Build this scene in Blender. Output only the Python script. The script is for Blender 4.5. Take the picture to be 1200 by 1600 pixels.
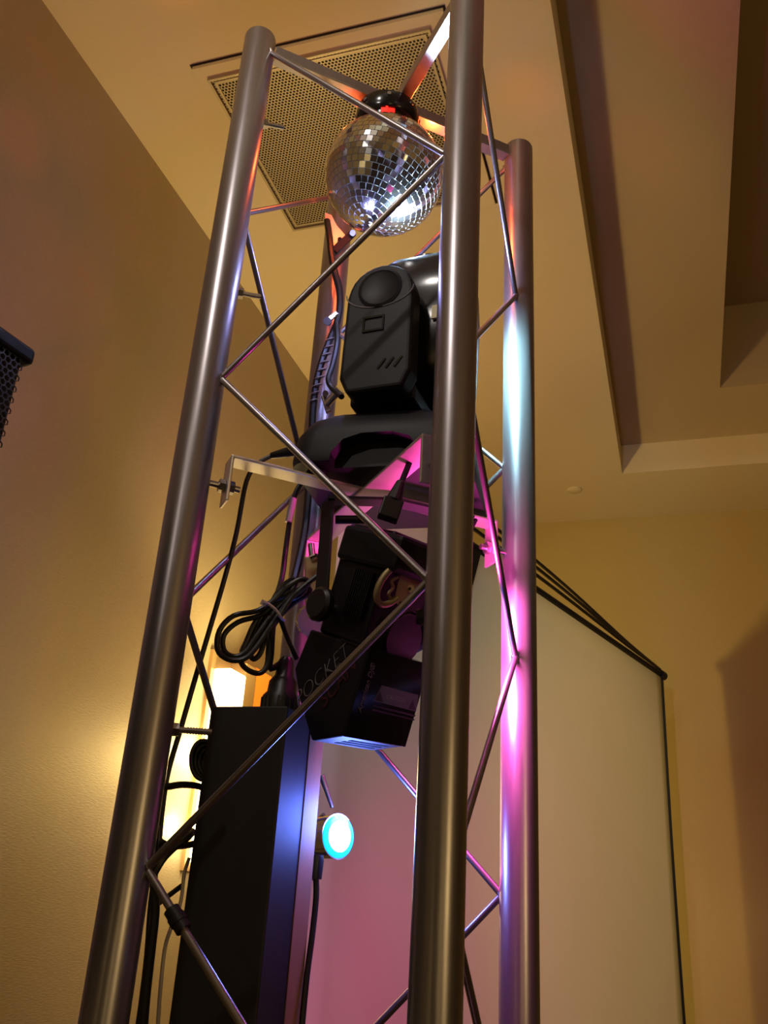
import bpy, bmesh, math, random
from mathutils import Vector, Matrix
random.seed(7)
for o in list(bpy.data.objects): bpy.data.objects.remove(o)
S = bpy.context.scene
COL = S.collection
PI = math.pi

# ------------------------------------------------------------------ camera
CAM = Vector((0.3873, -1.0779, 1.6021))
CR = Vector((0.954, 0.2941, 0.0585)).normalized()
CU = Vector((0.0666, -0.3981, 0.9149)); CU = (CU - CR * CU.dot(CR)).normalized()
CF = -(CR.cross(CU))
FPX = 1417.9
cd = bpy.data.cameras.new('camera'); cam = bpy.data.objects.new('camera', cd); COL.objects.link(cam)
cam.matrix_world = Matrix(((CR.x, CU.x, -CF.x, CAM.x), (CR.y, CU.y, -CF.y, CAM.y), (CR.z, CU.z, -CF.z, CAM.z), (0, 0, 0, 1)))
cd.sensor_fit = 'VERTICAL'; cd.sensor_height = 24.0; cd.lens = 24.0 * FPX / 1600.0
cd.clip_start = 0.02; cd.clip_end = 60
S.camera = cam

# ------------------------------------------------------------------ exposure, world
vs = S.view_settings
vs.view_transform = 'Standard'; vs.look = 'None'; vs.gamma = 1.0; vs.use_curve_mapping = False
vs.exposure = 0.0
w = bpy.data.worlds.new('world'); S.world = w; w.use_nodes = True
w.node_tree.nodes['Background'].inputs[0].default_value = (0.10, 0.06, 0.03, 1)
w.node_tree.nodes['Background'].inputs[1].default_value = 0.3

# ------------------------------------------------------------------ lights
def light(name, kind, loc, col, energy, size=0.1, aim=None, spot=None, blend=0.5, size_y=None):
    ld = bpy.data.lights.new(name, kind); ld.color = col; ld.energy = energy
    if kind == 'AREA':
        ld.size = size
        if size_y: ld.shape = 'RECTANGLE'; ld.size_y = size_y
    else: ld.shadow_soft_size = size
    if spot: ld.spot_size = math.radians(spot); ld.spot_blend = blend
    o = bpy.data.objects.new(name, ld); COL.objects.link(o); o.location = loc
    if aim is not None:
        o.rotation_euler = (Vector(aim) - Vector(loc)).to_track_quat('-Z', 'Y').to_euler()
    return o
WARM = (1.0, 0.70, 0.28)
light('sconce_light', 'POINT', (-0.70, 1.12, 1.93), (1.0, 0.72, 0.27), 5, 0.05)
light('sconce_side_light', 'SPOT', (-0.70, 1.12, 1.93), (1.0, 0.72, 0.27), 30, 0.05, aim=(0.9, 3.0, 2.1), spot=100, blend=0.6)
light('sconce_uplight', 'SPOT', (-0.70, 1.12, 2.02), (1.0, 0.72, 0.27), 24, 0.05, aim=(0.1, 1.25, 3.4), spot=150, blend=0.5)
light('sconce_wall_light', 'POINT', (-0.822, 1.10, 1.95), (1.0, 0.76, 0.36), 0.9, 0.02)
light('sconce_wall_light', 'POINT', (-0.822, 1.08, 1.76), (1.0, 0.76, 0.36), 0.9, 0.02)
light('added_ceiling_fill', 'SPOT', (-0.62, -1.6, 1.98), WARM, 12, 0.06, aim=(-0.1, -1.3, 3.4), spot=130, blend=0.7)  # unseen uplight added to brighten the near part of the ceiling
light('added_far_fill', 'POINT', (-0.62, -4.4, 1.95), WARM, 2.5, 0.10)  # added lamp out of view, general warm light from behind the camera
light('added_room_fill', 'POINT', (3.4, -2.8, 2.5), WARM, 60, 0.45)  # added out of view as warm ambient light for the room
light('added_screen_fill', 'SPOT', (2.9, -0.2, 3.3), (1.0, 0.74, 0.30), 160, 0.08, aim=(0.12, 2.15, 1.75), spot=36, blend=0.9)  # unseen spot added to brighten the screen
light('added_rear_fill', 'POINT', (3.2, -6.6, 2.5), WARM, 30, 0.45)  # second added ambient lamp, deeper in the unseen room
light('ceiling_spot_light', 'SPOT', (-0.50, -2.6, 3.36), (1.0, 0.90, 0.82), 50, 0.09, aim=(-0.05, 0.2, 2.75), spot=42, blend=1.0)
light('downlight', 'SPOT', (-0.20, -1.00, 3.38), (1.0, 0.92, 0.86), 17, 0.03, aim=(0.0, -0.2, 2.3), spot=80, blend=0.8)
light('head_leak_light', 'POINT', (-0.045, -0.03, 2.545), (0.36, 0.38, 1.0), 0.9, 0.015)
# stage lights in the tower
light('beam_light', 'SPOT', (0.062, 0.03, 2.520), (0.62, 0.86, 1.0), 62, 0.02, aim=(0.025, -0.02, 2.66), spot=70, blend=0.9)
light('head_side_light', 'SPOT', (0.125, 0.060, 2.42), (0.40, 0.86, 1.0), 85.0, 0.025, aim=(0.1823, 0.1641, 2.38), spot=135, blend=0.8)
light('head_top_light', 'POINT', (0.085, 0.06, 2.555), (0.40, 0.42, 1.0), 1.6, 0.02)
light('pink_light', 'SPOT', (0.125, 0.030, 1.995), (1.0, 0.06, 0.48), 9.0, 0.02, aim=(0.12, 0.06, 2.30), spot=140, blend=0.5)
light('pink_light', 'SPOT', (0.136, 0.080, 1.995), (1.0, 0.12, 0.58), 16.0, 0.02, aim=(0.1823, 0.150, 1.94), spot=135, blend=0.7)
light('pink_light', 'SPOT', (0.136, 0.080, 1.890), (1.0, 0.12, 0.58), 13.0, 0.02, aim=(0.1823, 0.150, 1.84), spot=135, blend=0.7)
light('red_light', 'POINT', (-0.085, 0.0, 2.825), (1.0, 0.12, 0.02), 0.8, 0.008)
light('red_light', 'POINT', (0.055, 0.045, 2.825), (1.0, 0.12, 0.02), 2.2, 0.008)
light('blue_light', 'POINT', (-0.030, 0.110, 1.705), (0.12, 0.20, 1.0), 3.0, 0.03)
# spot lamps added around the mirror ball, standing in for its reflected coloured dots
for tgt, e in (((-0.52, 0.02, 3.40), 4.0), ((-0.85, 0.05, 3.05), 3.0), ((-0.85, 0.35, 2.95), 2.5), ((-0.85, -0.25, 3.3), 3.0), ((0.15, 0.50, 3.40), 2.5), ((0.55, 0.45, 3.54), 3.0), ((0.0, 0.05, 3.40), 3.0), ((0.42, 0.9, 3.54), 2.0)):
    d_ = (Vector(tgt) - Vector((-0.011, -0.005, 2.70))).normalized()
    light('ball_dot_light', 'SPOT', Vector((-0.011, -0.005, 2.70)) + d_ * 0.135, (1.0, 0.16, 0.04), e, 0.01, aim=tgt, spot=15, blend=1.0)

# ------------------------------------------------------------------ pixel helper: a pixel and a true horizontal distance give a point
def ray(x, y): return CF + CR * ((x - 600) / FPX) + CU * ((800 - y) / FPX)
def hd(x, y, d):
    r = ray(x, y); return CAM + r * (d / math.hypot(r.x, r.y))
def on_plane(x, y, p0, n):
    r = ray(x, y); return CAM + r * ((Vector(p0) - CAM).dot(n) / r.dot(n))

# ------------------------------------------------------------------ materials
def mat(name, col, rough=0.5, metal=0.0, spec=None, emit=None, es=0.0, aniso=0.0, coat=0.0, alpha=None, trans=0.0):
    m = bpy.data.materials.new(name); m.use_nodes = True
    b = m.node_tree.nodes['Principled BSDF']
    b.inputs['Base Color'].default_value = (*col, 1)
    b.inputs['Roughness'].default_value = rough; b.inputs['Metallic'].default_value = metal
    if spec is not None: b.inputs['Specular IOR Level'].default_value = spec
    if emit: b.inputs['Emission Color'].default_value = (*emit, 1); b.inputs['Emission Strength'].default_value = es
    if aniso: b.inputs['Anisotropic'].default_value = aniso
    if coat: b.inputs['Coat Weight'].default_value = coat
    if trans: b.inputs['Transmission Weight'].default_value = trans
    return m
def noise(m, scale, strength=0.2, dist=0.002, stretch=(1, 1, 1), colvar=0.0, rvar=0.0, detail=4):
    nt = m.node_tree; n = nt.nodes; l = nt.links; b = n['Principled BSDF']
    tc = n.new('ShaderNodeTexCoord'); mp = n.new('ShaderNodeMapping'); mp.inputs['Scale'].default_value = stretch
    nz = n.new('ShaderNodeTexNoise'); nz.inputs['Scale'].default_value = scale; nz.inputs['Detail'].default_value = detail
    l.new(tc.outputs['Object'], mp.inputs[0]); l.new(mp.outputs[0], nz.inputs['Vector'])
    if strength:
        bp = n.new('ShaderNodeBump'); bp.inputs['Strength'].default_value = strength; bp.inputs['Distance'].default_value = dist
        l.new(nz.outputs['Fac'], bp.inputs['Height']); l.new(bp.outputs[0], b.inputs['Normal'])
    if colvar:
        c = b.inputs['Base Color'].default_value[:]
        mx = n.new('ShaderNodeMix'); mx.data_type = 'RGBA'
        mx.inputs[6].default_value = tuple(v * (1 - colvar) for v in c[:3]) + (1,)
        mx.inputs[7].default_value = tuple(min(1, v * (1 + colvar)) for v in c[:3]) + (1,)
        l.new(nz.outputs['Fac'], mx.inputs[0]); l.new(mx.outputs[2], b.inputs['Base Color'])
    if rvar:
        r = b.inputs['Roughness'].default_value
        mr = n.new('ShaderNodeMapRange'); mr.inputs['To Min'].default_value = r - rvar; mr.inputs['To Max'].default_value = r + rvar
        l.new(nz.outputs['Fac'], mr.inputs['Value']); l.new(mr.outputs[0], b.inputs['Roughness'])
    return m
M = {}
M['wall_gold'] = noise(mat('gold_wallcovering', (0.44, 0.37, 0.25), 0.5, 0.2, 0.5), 160, 0.35, 0.0015, (1, 0.35, 3.0), 0.16, 0.06, 6)
M['wall_back'] = noise(mat('mustard_paint', (0.48, 0.35, 0.11), 0.65), 60, 0.1, 0.001, (1, 1, 1), 0.04)
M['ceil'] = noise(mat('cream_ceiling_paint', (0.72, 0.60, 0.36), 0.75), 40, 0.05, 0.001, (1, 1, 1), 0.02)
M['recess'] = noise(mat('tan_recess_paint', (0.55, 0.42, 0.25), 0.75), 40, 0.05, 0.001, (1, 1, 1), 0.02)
M['carpet'] = noise(mat('dark_carpet', (0.07, 0.035, 0.025), 0.95), 20, 0.3, 0.004, (1, 1, 1), 0.4)
M['room_wall'] = mat('far_room_wall', (0.16, 0.10, 0.06), 0.8)
M['alu'] = noise(mat('brushed_aluminium', (0.31, 0.285, 0.30), 0.32, 0.85), 30, 0.05, 0.0004, (9, 9, 0.6), 0.06, 0.05, 6)
M['alu_rod'] = mat('aluminium_rod', (0.36, 0.33, 0.34), 0.33, 0.9)
M['steel'] = noise(mat('zinc_flat_bar', (0.66, 0.60, 0.54), 0.38, 0.85), 25, 0.1, 0.001, (1, 1, 1), 0.12, 0.08)
M['weld'] = mat('weld_bead', (0.65, 0.62, 0.6), 0.5, 1.0)
M['bolt'] = mat('zinc_bolt', (0.35, 0.32, 0.32), 0.35, 1.0)
M['black'] = noise(mat('black_plastic', (0.007, 0.007, 0.009), 0.5, 0, 0.3), 300, 0.15, 0.0004)
M['black_gloss'] = mat('glossy_black_plastic', (0.008, 0.008, 0.009), 0.18)
M['black_rubber'] = mat('black_rubber', (0.010, 0.009, 0.009), 0.4)
M['black_metal'] = mat('black_powder_coat', (0.010, 0.009, 0.011), 0.45, 0, 0.3)
M['black_paint'] = noise(mat('black_painted_wood', (0.016, 0.014, 0.013), 0.6), 30, 0.1, 0.001, (1, 1, 0.2), 0.3)
M['brown_wood'] = noise(mat('bare_wood_edge', (0.50, 0.22, 0.10), 0.6), 30, 0.1, 0.001, (1, 1, 0.2), 0.25)
M['mirror'] = mat('mirror_tile', (0.74, 0.75, 0.78), 0.125, 1.0)
M['grout'] = mat('silver_ball_core', (0.36, 0.37, 0.40), 0.6)
M['brass'] = noise(mat('yellow_zinc_plate', (0.42, 0.33, 0.16), 0.5, 0.55), 40, 0.1, 0.001, (1, 1, 1), 0.2)
M['silver'] = mat('polished_chrome', (0.8, 0.8, 0.82), 0.12, 1.0)
M['screen'] = noise(mat('matte_screen_cloth', (0.76, 0.67, 0.46), 0.8), 8, 0.0, 0.001, (1, 1, 1), 0.02)
M['grille'] = mat('perforated_vent_metal', (0.42, 0.34, 0.20), 0.45, 0.3)
M['dark'] = mat('dark_duct_and_gap', (0.03, 0.022, 0.014), 0.9)  # also painted-in shade for the vent panel gap, holes and slots
M['grille_steel'] = mat('dark_steel_mesh', (0.10, 0.10, 0.12), 0.4, 0.6)
M['white_text'] = mat('pale_print', (0.22, 0.21, 0.22), 0.5)
M['red_text'] = mat('red_print', (0.08, 0.008, 0.012), 0.5)
M['sticker'] = mat('grey_warning_sticker', (0.10, 0.10, 0.15), 0.35)
M['sticker_dark'] = mat('sticker_ink', (0.012, 0.012, 0.02), 0.4)
M['cream'] = mat('cream_label', (0.62, 0.55, 0.30), 0.5)
M['white_cable'] = mat('white_cable_sheath', (0.55, 0.50, 0.48), 0.4)
M['tie'] = mat('clear_nylon_tie', (0.45, 0.36, 0.38), 0.35)
M['red_led'] = mat('red_led', (0.5, 0.02, 0.02), 0.3, emit=(1.0, 0.02, 0.01), es=1.3)
M['blue_lens'] = mat('blue_lens', (0.05, 0.3, 0.6), 0.2, emit=(0.0, 0.62, 1.0), es=1.3)
M['blue_core'] = mat('lit_bulb', (0.6, 0.9, 1), 0.2, emit=(0.62, 0.95, 1.0), es=9)
M['white_lens'] = mat('lit_white_lens', (0.7, 0.9, 1), 0.2, emit=(0.55, 0.85, 1.0), es=6)
M['pink_lens'] = mat('lit_pink_lens', (0.8, 0.2, 0.5), 0.2, emit=(1.0, 0.08, 0.5), es=8)
M['frost'] = mat('lit_frosted_glass', (0.9, 0.85, 0.7), 0.4, emit=(1.0, 0.80, 0.42), es=5)
M['amber'] = mat('lit_amber_glass', (0.7, 0.2, 0.02), 0.3, emit=(1.0, 0.16, 0.01), es=1.1)
M['sconce_metal'] = mat('sconce_brass', (0.62, 0.42, 0.2), 0.35, 0.6)

# ------------------------------------------------------------------ mesh helpers
def finish(name, bm, m, parent=None, smooth=False, bevel=0.0, seg=2):
    me = bpy.data.meshes.new(name)
    bmesh.ops.recalc_face_normals(bm, faces=bm.faces)
    bm.to_mesh(me); bm.free(); me.materials.append(m)
    o = bpy.data.objects.new(name, me); COL.objects.link(o)
    if smooth:
        for p in me.polygons: p.use_smooth = True
        try: me.set_sharp_from_angle(angle=math.radians(40))
        except Exception: pass
    if bevel:
        b = o.modifiers.new('bevel', 'BEVEL'); b.width = bevel; b.segments = seg; b.limit_method = 'ANGLE'; b.angle_limit = math.radians(35)
    if parent is not None:
        o.parent = parent
        o.matrix_parent_inverse = parent.matrix_world.inverted()
    return o
def thing(name, label, cat, loc, group=None):
    o = bpy.data.objects.new(name, None); COL.objects.link(o); o.location = loc; o.empty_display_size = 0.03
    o['label'] = label; o['category'] = cat
    if group: o['group'] = group
    o.matrix_world = Matrix.Translation(Vector(loc))
    return o
def tag(o, label, cat, group=None):
    o['label'] = label; o['category'] = cat
    if group: o['group'] = group
    return o
def struct(o): o['kind'] = 'structure'; return o
def box(bm, a, b, mtx=None):
    vs_ = []
    for z in (a[2], b[2]):
        for x, y in ((a[0], a[1]), (b[0], a[1]), (b[0], b[1]), (a[0], b[1])):
            v = Vector((x, y, z)); vs_.append(bm.verts.new(mtx @ v if mtx else v))
    for f in ((3, 2, 1, 0), (4, 5, 6, 7), (0, 1, 5, 4), (1, 2, 6, 5), (2, 3, 7, 6), (3, 0, 4, 7)): bm.faces.new([vs_[i] for i in f])
def prism(bm, pts, h0, h1, mtx=None):
    """closed outline in local x,z extruded along local y"""
    A = [Vector((x, h0, z)) for x, z in pts]; B = [Vector((x, h1, z)) for x, z in pts]
    if mtx: A = [mtx @ v for v in A]; B = [mtx @ v for v in B]
    a = [bm.verts.new(v) for v in A]; b = [bm.verts.new(v) for v in B]; n = len(a)
    bm.faces.new(a); bm.faces.new(b[::-1])
    for i in range(n): bm.faces.new((a[i], b[i], b[(i + 1) % n], a[(i + 1) % n]))
def frame_of(d):
    d = Vector(d).normalized(); u = Vector((0, 0, 1)) if abs(d.z) < 0.95 else Vector((1, 0, 0))
    x = d.cross(u).normalized(); return x, d.cross(x).normalized()
def cyl(bm, p, q, r, r2=None, seg=20, caps=True):
    p = Vector(p); q = Vector(q); x, y = frame_of(q - p); r2 = r if r2 is None else r2
    a = []; b = []
    for i in range(seg):
        t = 2 * PI * i / seg; d = x * math.cos(t) + y * math.sin(t)
        a.append(bm.verts.new(p + d * r)); b.append(bm.verts.new(q + d * r2))
    for i in range(seg): bm.faces.new((a[i], a[(i + 1) % seg], b[(i + 1) % seg], b[i]))
    if caps: bm.faces.new(a[::-1]); bm.faces.new(b)
def tube(bm, pts, r, seg=8, closed=False, smooth=4):
    P = [Vector(p) for p in pts]
    if smooth > 1 and len(P) > 2:
        Q = []; n = len(P); rng = n if closed else n - 1
        for i in range(rng):
            if closed: p0, p1, p2, p3 = P[i - 1], P[i], P[(i + 1) % n], P[(i + 2) % n]
            else: p0, p1, p2, p3 = P[max(i - 1, 0)], P[i], P[i + 1], P[min(i + 2, n - 1)]
            for k in range(smooth):
                t = k / smooth
                Q.append(0.5 * ((2 * p1) + (p2 - p0) * t + (2 * p0 - 5 * p1 + 4 * p2 - p3) * t * t + (3 * p1 - p0 - 3 * p2 + p3) * t ** 3))
        if not closed: Q.append(P[-1])
        P = Q
    n = len(P); rings = []; x = None
    for i in range(n):
        if closed: d = P[(i + 1) % n] - P[i - 1]
        else: d = P[min(i + 1, n - 1)] - P[max(i - 1, 0)]
        d.normalize()
        if x is None: x, y = frame_of(d)
        else:
            x = (x - d * x.dot(d)).normalized(); y = d.cross(x)
        rings.append([bm.verts.new(P[i] + (x * math.cos(2 * PI * k / seg) + y * math.sin(2 * PI * k / seg)) * r) for k in range(seg)])
    m = n if closed else n - 1
    for i in range(m):
        A = rings[i]; B = rings[(i + 1) % n]
        for k in range(seg): bm.faces.new((A[k], A[(k + 1) % seg], B[(k + 1) % seg], B[k]))
    if not closed: bm.faces.new(rings[0][::-1]); bm.faces.new(rings[-1])
def lathe(bm, prof, base, axis, seg=32):
    """prof: list of (radius, height) along axis from base"""
    base = Vector(base); axis = Vector(axis).normalized(); x, y = frame_of(axis); rings = []
    for r, h in prof:
        c = base + axis * h
        if r < 1e-6: rings.append([bm.verts.new(c)])
        else: rings.append([bm.verts.new(c + (x * math.cos(2 * PI * k / seg) + y * math.sin(2 * PI * k / seg)) * r) for k in range(seg)])
    for A, B in zip(rings, rings[1:]):
        for k in range(seg):
            k2 = (k + 1) % seg
            if len(A) == 1 and len(B) == 1: continue
            if len(A) == 1: bm.faces.new((A[0], B[k2], B[k]))
            elif len(B) == 1: bm.faces.new((A[k], A[k2], B[0]))
            else: bm.faces.new((A[k], A[k2], B[k2], B[k]))
    if len(rings[0]) > 1: bm.faces.new(rings[0][::-1])
    if len(rings[-1]) > 1: bm.faces.new(rings[-1])
def BM(): return bmesh.new()
def slab(name, a, b, m):
    bm = BM(); box(bm, a, b); return struct(finish(name, bm, m))
def letters(name, txt, size, origin, xdir, updir, m, parent, depth=0.0006, offset=0.0, shear=0.0):
    """writing laid on a surface: xdir reading direction, updir letter-up direction"""
    cu = bpy.data.curves.new(name, 'FONT'); cu.body = txt; cu.size = size; cu.extrude = depth; cu.offset = offset; cu.shear = shear
    tmp = bpy.data.objects.new('tmp', cu); COL.objects.link(tmp)
    dg = bpy.context.evaluated_depsgraph_get(); dg.update()
    me = bpy.data.meshes.new_from_object(tmp.evaluated_get(dg)); bpy.data.objects.remove(tmp)
    me.name = name; me.materials.clear(); me.materials.append(m)
    x = Vector(xdir).normalized(); u = Vector(updir); u = (u - x * u.dot(x)).normalized(); z = x.cross(u)
    mx = Matrix(((x.x, u.x, z.x, origin[0]), (x.y, u.y, z.y, origin[1]), (x.z, u.z, z.z, origin[2]), (0, 0, 0, 1)))
    me.transform(mx)
    o = bpy.data.objects.new(name, me); COL.objects.link(o)
    o.parent = parent; o.matrix_parent_inverse = parent.matrix_world.inverted()
    return o

# ------------------------------------------------------------------ room
ZC = 3.4016; XL = -0.85; YB = 3.10; X0 = 0.232; Y0 = 2.61; X1 = 0.635; Y1 = 2.20; Z1 = 3.54; Z2 = 3.92
XR = 7.0; YF = -10.0; XE = 6.2; YE = -9.2
slab('floor', (XL - .1, YF, -0.1), (XR, YB + .1, 0), M['carpet'])
slab('wall_left', (XL - .1, YF, 0), (XL, YB + .1, 4.1), M['wall_gold'])
slab('wall_back', (XL, YB, 0), (XR, YB + .1, 4.1), M['wall_back'])
slab('wall_right', (XR, YF, 0), (XR + .1, YB + .1, 4.1), M['room_wall'])
slab('wall_front', (XL, YF - .1, 0), (XR, YF, 4.1), M['room_wall'])
bm = BM()   # lower ceiling ring around the tray
box(bm, (XL, YF, ZC), (X0, YB, 4.05)); box(bm, (X0, Y0, ZC), (XR, YB, 4.05)); box(bm, (XE, YF, ZC), (XR, Y0, 4.05)); box(bm, (X0, YF, ZC), (XE, YE, 4.05))
struct(finish('ceiling', bm, M['ceil']))
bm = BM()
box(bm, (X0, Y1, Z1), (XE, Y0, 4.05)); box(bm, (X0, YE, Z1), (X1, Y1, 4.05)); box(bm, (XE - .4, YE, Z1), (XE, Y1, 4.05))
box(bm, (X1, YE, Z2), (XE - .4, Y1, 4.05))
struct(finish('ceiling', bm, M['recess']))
for s, (a, b) in (('left', ((XL, YF, 0), (XL + .015, YB, .12))), ('back', ((XL, YB - .015, 0), (XR, YB, .12)))):
    slab('baseboard_' + s, a, b, M['black_paint'])

# ceiling vent: dropped square panel, raised rim, perforated plate over a dark duct
vt = thing('ceiling_vent', 'square perforated metal return air vent set in the ceiling behind the truss top', 'vent', (-0.3, 0.54, ZC))
bm = BM()
gx0, gx1, gy0, gy1 = -0.575, -0.035, 0.272, 0.803; px0, px1, py0, py1 = -0.604, 0.006, 0.237, 0.846
zt = ZC - 0.001; zb = ZC - 0.012
for a, b in (((px0, py0), (px1, gy0)), ((px0, gy1), (px1, py1)), ((px0, gy0), (gx0, gy1)), ((gx1, gy0), (px1, gy1))):
    box(bm, (a[0], a[1], zb), (b[0], b[1], zt))
finish('panel', bm, M['ceil'], vt)
bm = BM()
for k, (o_, hh) in enumerate(((0.0, 0.020), (0.012, 0.016))):
    t_ = 0.006
    x0, x1, y0, y1 = gx0 - 0.004 + o_, gx1 + 0.004 - o_, gy0 - 0.004 + o_, gy1 + 0.004 - o_
    for a, b in (((x0, y0), (x1, y0 + t_)), ((x0, y1 - t_), (x1, y1)), ((x0, y0 + t_), (x0 + t_, y1 - t_)), ((x1 - t_, y0 + t_), (x1, y1 - t_))):
        box(bm, (a[0], a[1], ZC - hh), (b[0], b[1], zb + .002))
finish('rim', bm, M['grille'], vt)
bm = BM(); box(bm, (px0 - 0.005, py0 - 0.005, ZC - 0.0016), (px1 + 0.005, py1 + 0.005, ZC - 0.0006)); finish('shadow_gap_strip', bm, M['dark'], vt)  # dark sheet painted in for the shade around the panel edge
bm = BM(); box(bm, (gx0, gy0, ZC - 0.004), (gx1, gy1, ZC - 0.002)); finish('duct_backing', bm, M['dark'], vt)
verts = []; faces = []; idx = {}
P = 0.0088; R_ = P / math.sqrt(3); ri = P * 0.395; zg = ZC - 0.0145
def vid(x, y):
    k = (round(x * 1e5), round(y * 1e5))
    if k not in idx: idx[k] = len(verts); verts.append((x, y, zg))
    return idx[k]
row = 0; y = gy0 + R_
while y < gy1 - R_ * .5:
    x = gx0 + P * (0.5 if row % 2 else 1.0)
    while x < gx1 - P * .4:
        O = [vid(x + R_ * math.sin(PI / 3 * k), y + R_ * math.cos(PI / 3 * k)) for k in range(6)]
        I = []
        for k in range(6): I.append(len(verts)); verts.append((x + ri * math.sin(PI / 3 * k), y + ri * math.cos(PI / 3 * k), zg))
        for k in range(6): faces.append((O[k], O[(k + 1) % 6], I[(k + 1) % 6], I[k]))
        x += P
    y += R_ * 1.5; row += 1
me = bpy.data.meshes.new('perforated_plate'); me.from_pydata(verts, [], faces); me.materials.append(M['grille'])
o = bpy.data.objects.new('perforated_plate', me); COL.objects.link(o); o.parent = vt; o.matrix_parent_inverse = vt.matrix_world.inverted()
# concealed sprinkler cover
bm = BM(); lathe(bm, [(0.033, 0), (0.034, -0.004), (0.031, -0.0065), (0.0, -0.0075)], (0.0107, 2.738, ZC), (0, 0, 1), 32)
tag(finish('sprinkler_cover', bm, M['ceil'], None, True), 'small round concealed sprinkler cover in the ceiling near the back wall', 'sprinkler cover')

# ------------------------------------------------------------------ wall sconce
sc = thing('wall_sconce', 'glowing rectangular frosted wall sconce with amber edge on the left wall behind the black box', 'wall lamp', (XL, 1.1, 1.92))
bm = BM(); box(bm, (XL, 1.15, 1.66), (XL + .010, 1.47, 2.24)); finish('back_plate', bm, M['sconce_metal'], sc)
bm = BM(); box(bm, (XL + .010, 1.165, 1.68), (XL + .065, 1.265, 2.19)); finish('frosted_shade', bm, M['frost'], sc, bevel=.006)
bm = BM(); box(bm, (XL + .010, 1.267, 1.67), (XL + .060, 1.34, 2.23)); finish('side_panel', bm, M['sconce_metal'], sc, bevel=.002)
bm = BM(); box(bm, (XL + .010, 1.343, 1.67), (XL + .055, 1.455, 2.235)); finish('amber_panel', bm, M['amber'], sc, bevel=.002)

# ------------------------------------------------------------------ projection screen (angled, right end far)
SD = Vector((0.29, 0.957, 0)).normalized(); SN = Vector((0.957, -0.29, 0)).normalized()
SR = Vector((0.333, 2.70, 2.537)); SW = 2.16
def sp(s, z, n=0.0): p = SR + SD * s + SN * n; return Vector((p.x, p.y, z))
scr = thing('projection_screen', 'large pale projection screen standing at an angle behind the truss tower', 'projection screen', sp(-1.0, 0))
bm = BM(); g = []
NX, NZ = 30, 24
for i in range(NX + 1):
    g.append([])
    for j in range(NZ + 1):
        s = -SW * i / NX; z = 0.55 + (SR.z - 0.02 - 0.55) * j / NZ; t = 1 - j / NZ
        sag = -0.012 * math.sin(min(1, t * 1.6) * PI) * (1 if i == 0 else 0.0)
        g[-1].append(bm.verts.new(sp(s + sag, z, 0.004)))
for i in range(NX):
    for j in range(NZ): bm.faces.new((g[i][j], g[i + 1][j], g[i + 1][j + 1], g[i][j + 1]))
so = finish('screen_cloth', bm, M['screen'], scr, True)
md = so.modifiers.new('thick', 'SOLIDIFY'); md.thickness = 0.003
bm = BM(); tube(bm, [sp(0.004 - 0.012 * math.sin(min(1, t * 1.6) * PI), SR.z - 0.02 - t * (SR.z - .57), 0.006) for t in [k / 16 for k in range(17)]], 0.009, 6, smooth=1)
finish('black_border', bm, M['black'], scr)
bm = BM(); tube(bm, [sp(-SW, SR.z - .01, .006), sp(0.012, SR.z - .006, .006)], 0.010, 8, smooth=1); finish('top_bar', bm, M['black'], scr)
bm = BM(); cyl(bm, sp(-SW, .55, .004), sp(0, .55, .004), .02); finish('bottom_bar', bm, M['black'], scr)
bm = BM(); lathe(bm, [(0.0, 0), (.018, .0), (.018, .04), (0, .04)], sp(-0.01, SR.z - .006, .006), SD, 16); finish('end_cap', bm, M['black'], scr, True)
for s in (-0.35, -1.7):
    bm = BM(); cyl(bm, sp(s, 0, -.08), sp(s, 2.4, -.03), .014, seg=12); finish('stand_pole', bm, M['black_metal'], scr)
for hz in (0.025, 0.048, 0.068):
    bm = BM(); tube(bm, [sp(-SW + .1, SR.z + hz * 1.25, .02), sp(-1.46, SR.z + hz * 1.2, .02), sp(-0.95, SR.z + hz * .9, .02), sp(-0.42, SR.z + hz * .28, .02), sp(-0.05, SR.z + 0.002, .02)], 0.0055, 6)
    finish('tension_cord', bm, M['black_rubber'], scr)
p = on_plane(749, 867, sp(0, 0, .012), SN); s0 = (p - SR).dot(SD); z0 = p.z
bm = BM(); prism(bm, [(s0 - .10, z0 + .01), (s0, z0 + .0), (s0 - .04, z0 - .10), (s0 - .10, z0 - .16)], -.002, .002,
                 Matrix(((SD.x, SN.x, 0, SR.x + SN.x * .014), (SD.y, SN.y, 0, SR.y + SN.y * .014), (0, 0, 1, 0), (0, 0, 0, 1))))
finish('corner_gusset', bm, M['black'], scr)

# ------------------------------------------------------------------ truss tower
T = {'N': Vector((0.1641, -0.1823, 0)), 'B': Vector((-0.1641, 0.1823, 0)), 'L': Vector((-0.1823, -0.1641, 0)), 'R': Vector((0.1823, 0.1641, 0))}
ZT = 2.88; RT = 0.025
truss = thing('truss_tower', 'square brushed aluminium lattice truss tower holding the mirror ball and stage lights', 'truss', (0, 0, 0))
for k, c in T.items():
    bm = BM()
    lathe(bm, [(RT, 0.0), (RT, ZT - .004), (RT - .001, ZT - .001), (RT - .003, ZT), (RT - .004, ZT - .0005), (RT - .004, ZT - .25)], (c.x, c.y, 0.012), (0, 0, 1), 64)
    o = finish('main_tube', bm, M['alu'], truss, True)
    o.location.z -= 0.012
bm = BM(); box(bm, (-.26, -.26, 0), (.26, .26, .012)); finish('base_plate', bm, M['steel'], truss, bevel=.002)
DZ = 0.3035; ZN = 2.84
def node(a, b, z, off=RT * .9):
    v = (T[b] - T[a]).normalized(); p = T[a] + v * off; return Vector((p.x, p.y, z))
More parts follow.
